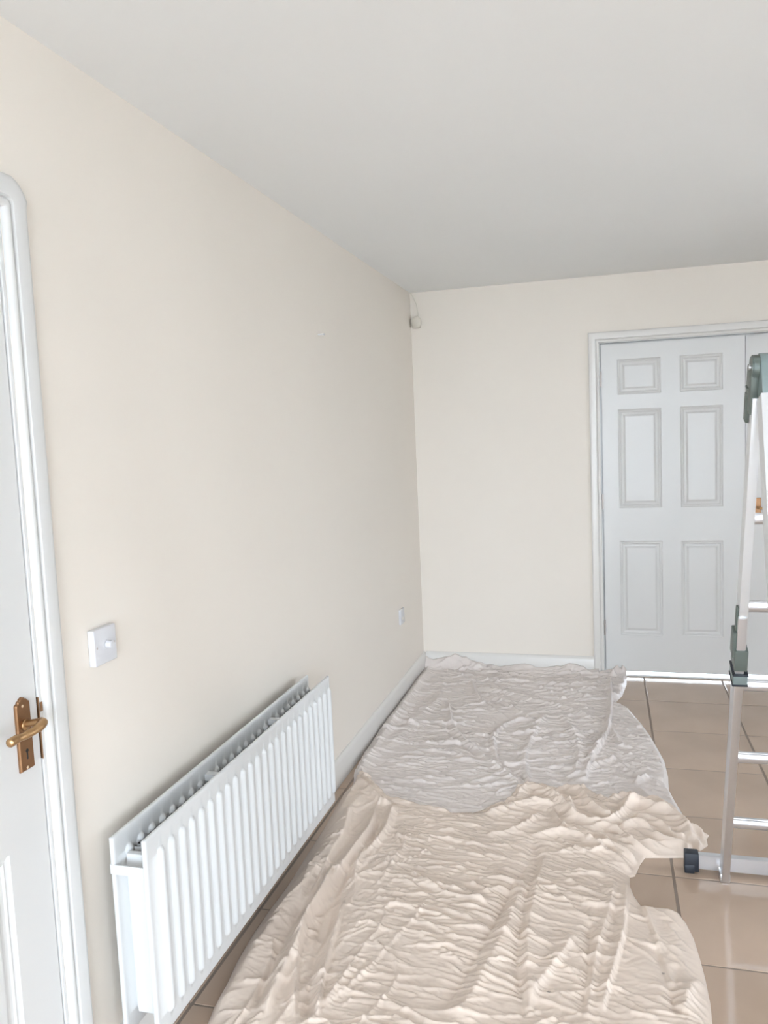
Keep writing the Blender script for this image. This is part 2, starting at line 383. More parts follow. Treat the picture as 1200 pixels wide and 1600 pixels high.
# ------------------------------------------------------------------ double-panel radiator
RY0, RY1, RZ0, RZ1 = 1.527, 2.795, .128, .6230
rad = empty('radiator', (.10, (RY0+RY1)/2, RZ0))
NF, F0, FP = 25, 1.587, .0496
FZ0, FZ1 = RZ0+.039, .582
def flute(y, z, hgt=.0095):
    """raised pressed channel profile with rounded ends"""
    k = np.round((y-F0)/FP); k = np.clip(k, 0, NF-1); dy = np.abs(y-(F0+k*FP))
    hw = .0148
    dz = np.maximum(0, np.maximum(FZ0+hw-z, z-(FZ1-hw)))
    d = np.hypot(dy, dz)
    return hgt*np.cos(np.pi/2*np.clip(d/hw, 0, 1))**.75
def panel_mesh(xf, side):
    # y samples concentrated at the flutes
    off = .0148*np.array([-1, -.985, -.95, -.87, -.72, -.5, -.25, 0, .25, .5, .72, .87, .95, .985, 1])
    Y = [RY0+.0, RY0+.0015, RY0+.005, RY0+.009]
    for k in range(NF): Y += list(F0+k*FP+off)
    Y = [y for y in Y if y < RY1-.004]+[RY1-.0015, RY1]
    Z = [RZ0, RZ0+.002, RZ0+.006, RZ0+.020]+list(FZ0+np.array([0, .0018, .0035, .005, .0065, .0085, .0105, .0125, .02]))
    Z += list(np.linspace(FZ0+.04, FZ1-.04, 7))+list(FZ1-np.array([.02, .0125, .0105, .0085, .0065, .005, .0035, .0018, 0]))+[RZ1-.012, RZ1-.005, RZ1-.0015, RZ1]
    Y, Z = np.array(Y), np.array(Z)
    YY, ZZ = np.meshgrid(Y, Z, indexing='ij')
    X = flute(YY, ZZ)
    e = np.minimum(np.minimum(YY-RY0, RY1-YY), np.minimum(ZZ-RZ0, RZ1-ZZ))
    X -= .003*(1-np.clip(e/.005, 0, 1))**2
    bmv = []; nY, nZ = X.shape
    vs = []; fs = []
    for s, x_ in ((1, xf), (-1, xf-.012)):
        base = len(vs)
        for i in range(nY):
            for j in range(nZ): vs.append((x_+s*X[i, j]-rad.location.x, YY[i, j]-rad.location.y, ZZ[i, j]-rad.location.z))
        for i in range(nY-1):
            for j in range(nZ-1):
                q = (base+i*nZ+j, base+(i+1)*nZ+j, base+(i+1)*nZ+j+1, base+i*nZ+j+1)
                fs.append(q if s > 0 else q[::-1])
    N = nY*nZ
    ring = [i*nZ for i in range(nY)]+[(nY-1)*nZ+j for j in range(1, nZ)]+[i*nZ+nZ-1 for i in range(nY-2, -1, -1)]+[j for j in range(nZ-2, 0, -1)]
    for a_, b_ in zip(ring, ring[1:]+ring[:1]): fs.append((b_, a_, a_+N, b_+N))
    me = bpy.data.meshes.new('panel'); me.from_pydata(vs, [], fs); me.update()
    return me
o = link('front_panel', panel_mesh(.1400, 1), 'rad', rad, smooth=True)
o = link('back_panel', panel_mesh(.0560, 1), 'rad', rad, smooth=True)
def convector(xa, xb, name, z0, z1, t=.0012):
    path = []
    for k in range(NF):
        c = F0+k*FP
        path += [(xa, c-.0035), (xb, c-.0105), (xb, c-.0165)] if False else [(xa, c-.006), (xa, c+.006), (xb, c+.008), (xb, c+FP/2-.008), (xa, c+FP/2-.006), (xa, c+FP/2+.006), (xb, c+FP/2+.008), (xb, c+FP-.008)]
    path = path[1:-3]
    vs = []; fs = []
    for x_, y_ in path:
        for z_ in (z0, z1): vs.append((x_, y_, z_))
    n = len(path)
    for i in range(n-1): fs.append((2*i, 2*i+2, 2*i+3, 2*i+1))
    bm = bmesh.new(); V = [bm.verts.new(p) for p in vs]
    for f in fs: bm.faces.new([V[i] for i in f])
    bmesh.ops.solidify(bm, geom=bm.faces[:], thickness=t)
    o = part_at(name, bm, 'rad', rad); o['kind'] = 'stuff'; return o
convector(.0662, .1040, 'convector_fins', FZ0+.01, .570)
bm = bmesh.new(); box(bm, .0655, .1080, 1.561, 1.578, FZ0+.005, .569, .003, 2)
part_at('convector_end', bm, 'rad', rad)
# side clips and top straps between the panels
for yy in (RY0+.0015,):
    for (za, zb) in ((.535, .558),):
        bm = bmesh.new(); box(bm, .044, .130, yy-.0022, yy+.0015, za, zb, .0008, 1); box(bm, .0425, .044, yy, yy+.02, za, zb)
        part_at('end_strap', bm, 'rad', rad)
for yy in (1.972, 2.415):
    bm = bmesh.new(); box(bm, .0560, .1285, yy-.008, yy+.016, .5850, .5875, .0008, 1); box(bm, .0560, .1285, yy-.008, yy-.006, .568, .5865)
    part_at('top_strap', bm, 'rad', rad)
for yy in (1.85, 2.50):
    bm = bmesh.new(); box(bm, .001, .036, yy-.015, yy+.015, .46, .50, .002, 1); box(bm, .001, .003, yy-.02, yy+.02, .19, .50); box(bm, .0165, .036, yy-.015, yy+.015, .19, .21, .002, 1)
    part_at('wall_bracket', bm, 'rad', rad)
tag(rad, 'long white double-panel radiator with vertical flutes, low on the left wall', 'radiator')

# ------------------------------------------------------------------ small fittings on the walls
sw = empty('dimmer_switch', (0, 1.6115, 1.055)); sy = 1.6115
bm = bmesh.new(); box(bm, 0, .0175, sy-.043, sy+.043, 1.012, 1.098, .003, 3); part_at('face_plate', bm, 'plastic', sw, auto=.8)
bm = bmesh.new(); cyl(bm, (.0172, sy+.004, 1.056), (.019, sy+.004, 1.056), .0115, 28); cyl(bm, (.019, sy+.004, 1.056), (.034, sy+.004, 1.056), .0093, 28, bev=.0012)
part_at('dimmer_knob', bm, 'plastic', sw, auto=.8)
for q in (-.033, .034):
    bm = bmesh.new(); cyl(bm, (.0172, sy+q, 1.055), (.0182, sy+q, 1.055), .0026, 14); part_at('screw', bm, 'steel', sw)
tag(sw, 'white square dimmer switch with round knob beside the left door', 'switch')
so = empty('wall_socket', (0, 4.41, .475)); yq = 4.42
bm = bmesh.new(); box(bm, 0, .012, yq-.043, yq+.043, .432, .518, .0025, 2); part_at('face_plate', bm, 'plastic', so, auto=.8)
bm = bmesh.new(); box(bm, .0115, .0128, yq-.010, yq+.010, .455, .470, .001, 1); part_at('socket_shutter', bm, 'cream_plastic', so)
tag(so, 'small square white socket plate low on left wall near far corner', 'socket')
# little sensor in the corner under the ceiling
sn = empty('corner_sensor', (.034, D, 2.20))
bm = bmesh.new(); bmesh.ops.create_uvsphere(bm, u_segments=24, v_segments=14, radius=1, matrix=Matrix.Translation((.040, D-.026, 2.214)) @ Matrix.Diagonal((.033, .028, .038, 1)))
part_at('housing', bm, 'cream_plastic', sn, smooth=True)
bm = bmesh.new(); cyl(bm, (.040, D-.030, 2.178), (.040, D-.030, 2.184), .022, 20, .028); part_at('sensor_lens', bm, 'cream_plastic', sn, auto=.6)
bm = bmesh.new(); tube(bm, spline([(.050, D-.006, 2.24), (.046, D-.004, 2.29), (.035, D-.004, 2.34), (.014, D-.005, 2.385), (.006, D-.006, 2.398)], 6), .003, 8); part_at('cable', bm, 'cream_plastic', sn, smooth=True)
tag(sn, 'small rounded cream sensor with thin cable in the far top corner', 'sensor')
nl = empty('wall_screw', (0, 3.25, 1.958))
bm = bmesh.new(); cyl(bm, (0, 3.25, 1.958), (.026, 3.25, 1.958), .0026, 12); part_at('screw_shank', bm, 'plastic', nl)
bm = bmesh.new(); cyl(bm, (.024, 3.25, 1.958), (.0275, 3.25, 1.958), .0042, 14); part_at('screw_head', bm, 'plastic', nl)
tag(nl, 'tiny white screw sticking out high on the bare left wall', 'screw')

# ------------------------------------------------------------------ step ladder (A-frame, aluminium)
LX, LW2 = 1.518, .36
lad = empty('step_ladder', (1.70, 2.17, 0))
TOP = Vector((0, 2.145, 1.635)); FOOT = Vector((0, 2.745, 0.0)); NFOOT = Vector((0, 1.655, 0.0))
def rail_bm(p0, p1, xc, wx, dep, bev=.003):
    """box section between two points of the y-z plane, wx wide in x, dep deep"""
    d = (p1-p0); L_ = d.length; ang = math.atan2(d.y, d.z)
    bm = bmesh.new(); m = Matrix.Translation((xc, p0.y, p0.z)) @ Matrix.Rotation(-ang, 4, 'X')
    box(bm, -wx/2, wx/2, -dep/2, dep/2, 0, L_, bev, 2, mtx=m); return bm
def along(A, B, z): t = (z-B.z)/(A.z-B.z); return B+(A-B)*t
for s, nm in ((0, 0), (1, 1)):
    xc = LX+s*LW2
    part_at('rear_rail', rail_bm(along(TOP, FOOT, .012), along(TOP, FOOT, .985), xc+.006, .024, .060), 'alu', lad, auto=.8)
    part_at('rear_upper_rail', rail_bm(along(TOP, FOOT, .86), along(TOP, FOOT, 1.58), xc+.008, .024, .050), 'alu_white', lad, auto=.8)
    part_at('front_rail', rail_bm(NFOOT+Vector((0, 0, .012)), along(TOP, NFOOT, 1.575)-Vector((0, .012, 0)), xc+.018, .026, .060), 'alu_white', lad, auto=.8)
def rung(P, x0, x1, mname, hgt=.030, dep=.030):
    bm = bmesh.new(); n_ = 8; prof = []
    # D-shaped tread: flat grooved top, rounded below
    prof = [(-dep/2, hgt*.35), (-dep/2+.002, hgt*.5), (-dep/4, hgt*.5), (-dep/4+.001, hgt*.42), (0, hgt*.42), (.001, hgt*.5), (dep/2-.002, hgt*.5), (dep/2, hgt*.35), (dep/2, -hgt*.2), (dep*.3, -hgt*.45), (0, -hgt*.5), (-dep*.3, -hgt*.45), (-dep/2, -hgt*.2)]
    A_ = [[bm.verts.new((x, P.y+q, P.z+r)) for q, r in prof] for x in (x0, x1)]
    for k in range(len(prof)): bm.faces.new((A_[0][k], A_[0][(k+1) % len(prof)], A_[1][(k+1) % len(prof)], A_[1][k]))
    bm.faces.new(A_[0]); bm.faces.new(A_[1][::-1])
    part_at('rung', bm, mname, lad, auto=.9)
for k in range(6):
    zz = .238+.2555*k
    rung(along(TOP, FOOT, zz), LX+.014, LX+LW2, 'alu')
for k in range(6):
    zz = .26+.2555*k
    rung(along(TOP, NFOOT, zz), LX+.026, LX+LW2+.012, 'alu')
# stabiliser bar with rubber ends behind the rear feet
bm = bmesh.new(); box(bm, LX-.075, LX+LW2+.13, 2.760, 2.786, .014, .064, .002, 1)
sb = part_at('stabiliser_bar', bm, 'alu', lad)
for (xa, xb) in ((LX-.118, LX-.072), (LX+LW2+.127, LX+LW2+.173)):
    bm = bmesh.new(); box(bm, xa, xb, 2.754, 2.792, .006, .069, .003, 2); box(bm, xa, xb-.014, 2.752, 2.794, 0, .030, .003, 2)
    child_of('rubber_foot', bm, 'rubber', sb, lad, auto=.8)
for xc in (LX+.005, LX+LW2+.005):
    bm = bmesh.new(); box(bm, xc-.016, xc+.016, 2.712, 2.762, .0, .030, .004, 2); part_at('rail_end_cap', bm, 'alu', lad, auto=.8)
    bm = bmesh.new(); box(bm, xc, xc+.030, NFOOT.y-.034, NFOOT.y+.034, .0, .045, .004, 2); part_at('front_foot', bm, 'rubber', lad, auto=.8)
# slide guide and latch where the upper rail enters the lower one
for xc in (LX, LX+LW2):
    P1 = along(TOP, FOOT, .865)
    m_ = Matrix.Translation((xc, P1.y, P1.z)) @ Matrix.Rotation(-math.atan2((TOP-FOOT).y, (TOP-FOOT).z), 4, 'X')
    bm = bmesh.new(); box(bm, -.010, .026, -.034, .034, -.050, .020, .004, 2, mtx=m_)
    box(bm, -.016, -.002, -.026, .020, -.01, .075, .005, 2, mtx=m_); box(bm, -.010, -.004, -.020, .0, .075, .155, .002, 1, mtx=m_)
    sg = part_at('slide_guide', bm, 'hinge', lad, auto=.8)
    bm = bmesh.new(); box(bm, -.013, .030, -.038, .036, -.066, -.060, .002, 1, mtx=m_); box(bm, -.013, .030, -.038, .036, -.101, -.095, .002, 1, mtx=m_)
    child_of('clip_band', bm, 'rubber', sg, lad)
    bm = bmesh.new(); box(bm, -.011, .028, -.036, .034, -.095, -.066, .003, 2, mtx=m_)
    child_of('latch_clip', bm, 'hinge_l', sg, lad, auto=.8)
# top hinges
for xc in (LX+.010, LX+LW2+.010):
    bm = bmesh.new()
    m_ = Matrix.Translation((xc, TOP.y, TOP.z)) @ Matrix.Rotation(-math.atan2((TOP-FOOT).y, (TOP-FOOT).z), 4, 'X')
    box(bm, -.020, .004, -.018, .046, -.105, .010, .006, 2, mtx=m_); box(bm, -.023, -.012, .010, .040, -.135, -.06, .003, 1, mtx=m_)
    box(bm, -.024, -.006, .002, .030, -.046, -.041, .001, 1, mtx=m_)
    cyl(bm, (xc-.018, TOP.y, TOP.z+.012), (xc+.006, TOP.y, TOP.z+.012), .030, 24, bev=.003)
    hg = part_at('top_hinge', bm, 'hinge', lad, auto=.8)
    bm = bmesh.new()
    m_ = Matrix.Translation((xc, TOP.y, TOP.z)) @ Matrix.Rotation(-math.atan2((TOP-NFOOT).y, (TOP-NFOOT).z), 4, 'X')
    box(bm, -.002, .026, -.040, .022, -.078, .015, .006, 2, mtx=m_)
    cyl(bm, (xc-.004, TOP.y, TOP.z+.012), (xc+.026, TOP.y, TOP.z+.012), .033, 24, bev=.004)
    child_of('hinge_arm', bm, 'hinge_l', hg, lad, auto=.8)
    bm = bmesh.new(); cyl(bm, (xc-.022, TOP.y, TOP.z+.012), (xc+.030, TOP.y, TOP.z+.012), .007, 14)
    child_of('hinge_pin', bm, 'alu', hg, lad, auto=.8)
tag(lad, 'folding aluminium step ladder standing open on the tiles before the double door', 'ladder')

# ------------------------------------------------------------------ dust sheets
def hsh(ix, iy, s):
    n = (ix*374761393+iy*668265263+s*974634777) & 0xffffffff
    n = ((n ^ (n >> 13))*1274126177) & 0xffffffff
    return ((n ^ (n >> 16)) & 0xffff)/65535.0
def gnoise(x, y, s=0):
    x = np.asarray(x, float); y = np.asarray(y, float)
    ix, iy = np.floor(x).astype(np.int64), np.floor(y).astype(np.int64); fx, fy = x-ix, y-iy
    u, v = fx**3*(fx*(fx*6-15)+10), fy**3*(fy*(fy*6-15)+10)
    def gr(a, b):
        t = hsh(ix+a, iy+b, s)*2*np.pi; return np.cos(t)*(fx-a)+np.sin(t)*(fy-b)
    return 1.5*((gr(0, 0)*(1-u)+gr(1, 0)*u)*(1-v)+(gr(0, 1)*(1-u)+gr(1, 1)*u)*v)
def sstep(t): t = np.clip(t, 0, 1); return t*t*(3-2*t)
def seg_dist(X, Y, poly, closed=False):
    """distance, signed side and parameter to a polyline"""
    best = np.full(X.shape, 1e9); side = np.zeros(X.shape); par = np.zeros(X.shape); nx = np.zeros(X.shape); ny = np.zeros(X.shape)
    P = list(poly)+([poly[0]] if closed else []); n = len(P)-1
    for i in range(n):
        ax, ay = P[i][0], P[i][1]; bx, by = P[i+1][0], P[i+1][1]; dx, dy = bx-ax, by-ay; l2 = dx*dx+dy*dy+1e-12
        t = np.clip(((X-ax)*dx+(Y-ay)*dy)/l2, 0, 1); qx, qy = ax+t*dx, ay+t*dy
        d = np.hypot(X-qx, Y-qy); m = d < best
        best = np.where(m, d, best); side = np.where(m, np.sign((X-ax)*dy-(Y-ay)*dx), side); par = np.where(m, (i+t)/n, par)
        nx = np.where(m, qx, nx); ny = np.where(m, qy, ny)
    return best, side, par, nx, ny
def inside(X, Y, poly):
    r = np.zeros(X.shape, bool); n = len(poly)
    for i in range(n):
        ax, ay = poly[i][:2]; bx, by = poly[(i+1) % n][:2]
        c = ((ay > Y) != (by > Y)) & (X < (bx-ax)*(Y-ay)/(by-ay+1e-12)+ax)
        r ^= c
    return r
def folds(X, Y, L):
    Z = np.zeros(X.shape)
    for pts, hgt, wid, asym in L:
        lo = np.min(pts, 0)-6*wid-.02; hi = np.max(pts, 0)+6*wid+.02
        m = (X > lo[0]) & (X < hi[0]) & (Y > lo[1]) & (Y < hi[1])
        if not m.any(): continue
        d, s, t, _, _ = seg_dist(X[m], Y[m], pts)
        w_ = wid*np.where(s > 0, 1+asym, 1-asym)
        Z[m] += hgt*np.exp(-(d/w_)**1.6)*(sstep(t/.12+.15)*sstep((1-t)/.12+.15))
    return Z
def crinkle(X, Y, s, ang, lx=.16, ly=.034):
    c, sn_ = math.cos(ang), math.sin(ang); U, V = X*c+Y*sn_, -X*sn_+Y*c
    U = U+.03*gnoise(X*6, Y*6, s+11); V = V+.030*gnoise(X*3.2, Y*3.2, s+5)+.008*gnoise(X*13, Y*13, s+6)
    a = 1-np.abs(gnoise(U/lx, V/ly, s))*2.0; b = 1-np.abs(gnoise(U/lx*1.9+7, V/ly*1.7+3, s+1))*2.0
    return np.clip(a, 0, 1)**2.2+.45*np.clip(b, 0, 1)**2+.35*gnoise(U/lx*.8, V/ly*.55, s+2)
def crop(o, k, pts): return [tuple(px((o[0]+a/k, o[1]+b/k), 2, .015)[:2]) for a, b in pts]
def fold(o, k, pts, h, w, a=0.0):
    P = np.array(crop(o, k, pts)); P3 = spline([(p[0], p[1], 0) for p in P], 4)
    return (np.array([p[:2] for p in P3]), h, w, a)
def wrinkles(seed, n, box_, ang, lmin, lmax, hmin, hmax, w=.0055, poly=None):
    r = np.random.RandomState(seed); out = []
    while len(out) < n:
        x, y = r.uniform(box_[0], box_[1]), r.uniform(box_[2], box_[3])
        a = (ang(x, y) if callable(ang) else ang)+r.normal(0, .22); L_ = r.uniform(lmin, lmax)*(1 if r.rand() < .8 else 1.5)
        pts = []; k = 7; bend = r.normal(0, .5); ww = r.uniform(-1, 1)*.25
        px_, py_ = x-math.cos(a)*L_/2, y-math.sin(a)*L_/2
        for i in range(k):
            pts.append((px_, py_)); aa = a+bend*(i/k-.5)+ww*math.sin(i*1.9+x*40)
            px_ += math.cos(aa)*L_/(k-1); py_ += math.sin(aa)*L_/(k-1)
        out.append((np.array(pts), r.uniform(hmin, hmax), w*r.uniform(.7, 1.5), r.choice([-.55, .55])*r.uniform(.5, 1)))
    return out
fl = lambda L: [tuple(px(q)[:2]) for q in L]
# outlines on the floor
BYF = D-.0175
FAR = [(.0175, BYF), (.0175, 4.55), (.022, 3.95), (.030, 3.55), (.050, 3.30), (.10, 3.10), (.45, 2.98), (.80, 3.10), (1.10, 3.05)]
FAR += fl([(1085, 1322), (1080, 1300), (1066, 1272), (1054, 1252), (1045, 1235), (1044, 1215), (1038, 1190), (1026, 1168), (1014, 1148), (1003, 1133), (985, 1112), (962, 1098), (972, 1088), (979, 1070)])
FAR += [(1.262, BYF+.010), (1.20, BYF+.004), (1.10, BYF-.002), (.9, BYF), (.6, BYF), (.3, BYF)]
NEAR = fl([(552, 1226), (563, 1218), (580, 1226), (592, 1240), (607, 1253), (630, 1257), (650, 1263), (680, 1268), (705, 1273), (740, 1272), (770, 1266), (790, 1260), (806, 1248), (815, 1240), (835, 1233), (855, 1236), (874, 1242), (890, 1237), (905, 1234), (920, 1240), (935, 1250), (950, 1256), (968, 1248), (985, 1246), (1003, 1256), (1030, 1258), (1048, 1266), (1065, 1282), (1080, 1297), (1095, 1298), (1108, 1306), (1104, 1312), (1106, 1322), (1094, 1330), (1082, 1326), (1084, 1336), (1068, 1341), (1040, 1341), (1008, 1341), (1000, 1352), (992, 1370), (984, 1372), (984, 1385), (990, 1400), (1002, 1418), (1022, 1419), (1045, 1421), (1060, 1428), (1072, 1444), (1084, 1468), (1094, 1500), (1102, 1530), (1110, 1570), (1113, 1600)])
NEAR += [(1.41, 1.85), (1.37, 1.55), (1.30, 1.30), (.9, 1.22), (.45, 1.25), (.30, 1.35), (.18, 1.62)]
NEAR += fl([(325, 1600), (335, 1575), (352, 1545), (370, 1505), (395, 1462), (420, 1425), (448, 1388), (478, 1340), (505, 1298), (528, 1258), (538, 1240)])
O1, K1 = (320, 1200), 2.5; O3, K3 = (760, 1200), 2.727; OF, KF = (540, 1000), 2.069
LN = [
 fold(O1, K1, [(640, 90), (560, 190), (490, 320), (400, 450), (300, 580), (200, 720), (110, 860), (40, 1000)], .022, .045, .2),
 fold(O1, K1, [(575, 170), (545, 280), (500, 360), (440, 470), (370, 560)], .018, .014, .5),
 fold(O1, K1, [(470, 400), (410, 500), (350, 600), (300, 700), (240, 830), (200, 960)], -.014, .014),
 fold(O1, K1, [(665, 165), (650, 240), (600, 320), (540, 400), (490, 470), (450, 540), (400, 620), (370, 700), (320, 800), (270, 900), (230, 1000)], .026, .017, .4),
 fold(O1, K1, [(510, 400), (470, 500), (420, 590), (385, 670), (365, 760), (358, 880), (350, 1000)], .018, .010, .6),
 fold(O1, K1, [(700, 200), (640, 320), (560, 400), (500, 520), (460, 600), (440, 680)], -.016, .020),
 fold(O1, K1, [(740, 150), (720, 220), (680, 290), (620, 350), (580, 410)], .022, .018, .3),
 fold(O1, K1, [(545, 520), (525, 620), (500, 700), (475, 800), (455, 900), (445, 1000)], .017, .010, .7),
 fold(O1, K1, [(500, 560), (465, 660), (425, 760), (410, 880), (400, 1000)], -.012, .014),
 fold(O1, K1, [(600, 50), (640, 90), (680, 130), (720, 150)], .020, .018),
 fold(O1, K1, [(150, 860), (250, 830), (330, 780)], .008, .008),
 fold(O1, K1, [(600, 60), (560, 120), (530, 190)], .014, .016),
 # centre: broad dips and rises
 fold(O1, K1, [(1200, 470), (1130, 600), (1070, 720), (990, 850), (910, 970)], -.013, .024, .4),
 fold(O1, K1, [(1250, 470), (1190, 620), (1120, 760), (1040, 900), (960, 1000)], .016, .024, -.3),
 fold(O3, K3, [(200, 290), (180, 400), (110, 510), (60, 620), (0, 720)], -.012, .018),
 fold(O3, K3, [(205, 300), (215, 420), (170, 560), (140, 700), (130, 850), (155, 1000), (165, 1091)], -.013, .016),
 fold(O3, K3, [(245, 380), (210, 560), (180, 700), (175, 860), (190, 1000)], .016, .020, -.4),
 fold(O3, K3, [(380, 720), (320, 810), (260, 890), (200, 970), (175, 1060)], .016, .018, .4),
 fold(O3, K3, [(440, 660), (435, 800), (425, 930), (400, 1080)], -.013, .014),
 fold(O3, K3, [(545, 480), (530, 600), (490, 720), (460, 860), (440, 980), (430, 1091)], .013, .014, .3),
 fold(O3, K3, [(605, 470), (595, 620), (580, 740), (550, 850), (520, 960), (495, 1060)], .020, .012, .65),
 fold(O3, K3, [(620, 500), (660, 610), (700, 700), (740, 830), (780, 960), (800, 1060)], -.010, .012, .3),
 fold(O3, K3, [(590, 480), (640, 560), (680, 620), (710, 700), (740, 800)], .012, .016, .2),
 fold(O3, K3, [(910, 900), (870, 960), (840, 1050)], .012, .016),
 fold(O3, K3, [(820, 850), (800, 960), (820, 1080)], -.010, .014),
 fold(O3, K3, [(660, 600), (740, 605), (820, 615), (870, 680), (900, 780)], .008, .014),
 # bunched ridges at the right end
 fold(O3, K3, [(125, 150), (170, 105), (240, 110), (300, 150), (350, 200), (380, 240)], .034, .018, .4),
 fold(O3, K3, [(0, 205), (70, 180), (150, 165), (230, 160), (280, 175)], .020, .018, .3),
 fold(O3, K3, [(330, 95), (400, 120), (440, 170), (500, 215), (540, 225)], .034, .014, .4),
 fold(O3, K3, [(290, 130), (350, 160), (380, 220), (440, 250), (520, 245), (570, 215), (600, 180), (650, 160)], .030, .013, .3),
 fold(O3, K3, [(560, 170), (640, 165), (720, 195), (790, 215), (840, 250), (870, 300), (880, 330)], .042, .020, .35),
 fold(O3, K3, [(620, 220), (700, 235), (760, 270), (800, 305), (850, 310)], .026, .010, .3),
 fold(O3, K3, [(560, 265), (640, 248), (700, 280), (750, 315), (820, 335), (890, 345)], .030, .013, .4),
 fold(O3, K3, [(590, 240), (660, 262), (730, 300)], -.016, .008),
 fold(O3, K3, [(420, 270), (520, 265), (590, 300), (640, 335), (720, 365), (830, 378)], .020, .010, .3),
 fold(O3, K3, [(200, 300), (300, 285), (400, 305), (470, 340), (540, 345), (600, 375), (650, 400)], .026, .014, .4),
 fold(O3, K3, [(280, 180), (320, 250), (380, 290), (440, 300)], .018, .010, .4),
 fold(O3, K3, [(300, 360), (400, 360), (500, 370), (570, 400), (620, 440)], .014, .014, .3),
 fold(O3, K3, [(870, 265), (905, 275), (945, 295)], .030, .010, .2),
 fold(O3, K3, [(885, 310), (915, 325), (935, 330)], .024, .010),
 fold(O3, K3, [(0, 290), (80, 280), (170, 240), (230, 200)], .014, .012, .3),
]
LF = [
 fold(OF, KF, [(335, 200), (345, 270), (385, 330), (440, 380), (500, 425), (550, 470), (560, 510)], .016, .016, .55),
 fold(OF, KF, [(330, 230), (330, 290), (380, 350), (450, 400)], -.010, .016),
 fold(OF, KF, [(405, 130), (430, 190), (480, 230), (530, 260)], .014, .012, .4),
 fold(OF, KF, [(430, 160), (500, 172), (570, 190), (650, 205), (730, 225), (810, 262)], .017, .013, .4),
 fold(OF, KF, [(440, 175), (500, 200), (560, 235), (612, 268)], .015, .010, .5),
 fold(OF, KF, [(610, 268), (560, 262), (510, 280), (482, 320), (485, 370), (520, 420), (560, 460), (600, 490)], .015, .013, .4),
 fold(OF, KF, [(490, 350), (500, 400), (545, 440), (600, 470)], -.014, .009),
 fold(OF, KF, [(655, 240), (620, 290), (590, 350), (580, 410), (595, 470)], .014, .020, .4),
 fold(OF, KF, [(690, 240), (740, 310), (755, 380), (740, 450)], .014, .020, -.3),
 fold(OF, KF, [(660, 420), (700, 460), (760, 480)], -.010, .025),
 fold(OF, KF, [(858, 120), (860, 200), (852, 290), (825, 350), (795, 400), (775, 460)], .022, .011, .75),
 fold(OF, KF, [(862, 290), (880, 330), (900, 350)], .014, .012),
 fold(OF, KF, [(775, 430), (820, 400), (880, 390)], .013, .014),
 fold(OF, KF, [(740, 400), (790, 390), (830, 330)], .013, .012),
 fold(OF, KF, [(930, 470), (980, 455), (1035, 465)], .020, .012, .3),
 fold(OF, KF, [(940, 480), (990, 520), (1050, 560)], .012, .016),
 fold(OF, KF, [(300, 110), (305, 180), (240, 250), (170, 320), (90, 390)], .010, .030),
 fold(OF, KF, [(270, 100), (200, 200), (140, 290), (80, 380), (50, 430)], .018, .022, -.3),
 fold(OF, KF, [(100, 500), (60, 450), (50, 420)], .016, .016),
 fold(OF, KF, [(320, 100), (450, 130), (600, 140), (740, 150), (850, 135)], .012, .014, .3),
 fold(OF, KF, [(560, 150), (680, 160), (800, 190)], .010, .010, .3),
 fold(OF, KF, [(280, 95), (380, 92), (470, 105), (560, 108), (700, 112), (860, 115)], .014, .010, .4),
 fold(OF, KF, [(300, 260), (360, 350), (430, 420), (500, 470), (550, 520)], .008, .04),
 fold(OF, KF, [(860, 120), (890, 105), (900, 115)], .030, .014),
 fold(OF, KF, [(860, 185), (885, 180), (905, 160)], .024, .010),
 fold(OF, KF, [(865, 150), (890, 150), (905, 135)], .018, .008),
]
WF = wrinkles(3, 620, (.03, 1.42, 3.05, 4.93), lambda x, y: -.06 if x < .7 else (.25 if x < 1.1 else -.5), .06, .20, .0045, .0125)
WN = wrinkles(5, 430, (.42, 1.15, 1.5, 3.22), lambda x, y: -.05-.12*math.sin(y*3), .07, .26, .0028, .0075, .0046)
WN += wrinkles(8, 40, (.80, 1.46, 2.88, 3.26), -.30, .12, .30, .004, .010, .006)
WN += wrinkles(9, 30, (.12, .50, 1.6, 3.1), 1.50, .20, .45, .004, .009, .007)
WN += wrinkles(6, 130, (1.05, 1.45, 1.5, 2.9), -.55, .06, .18, .0035, .0085)
WN += wrinkles(7, 190, (.10, .50, 1.5, 3.2), lambda x, y: .9 if (int(y*9) % 2) else .25, .04, .13, .002, .0055, .0045)
def crumple(X, Y, s):
    U = X*22+1.2*gnoise(X*9, Y*9, s+1); V = Y*26+1.2*gnoise(X*9+4, Y*9, s+2)
    return np.abs(gnoise(U, V, s))+.5*np.abs(gnoise(U*2.1, V*2.1, s+3))
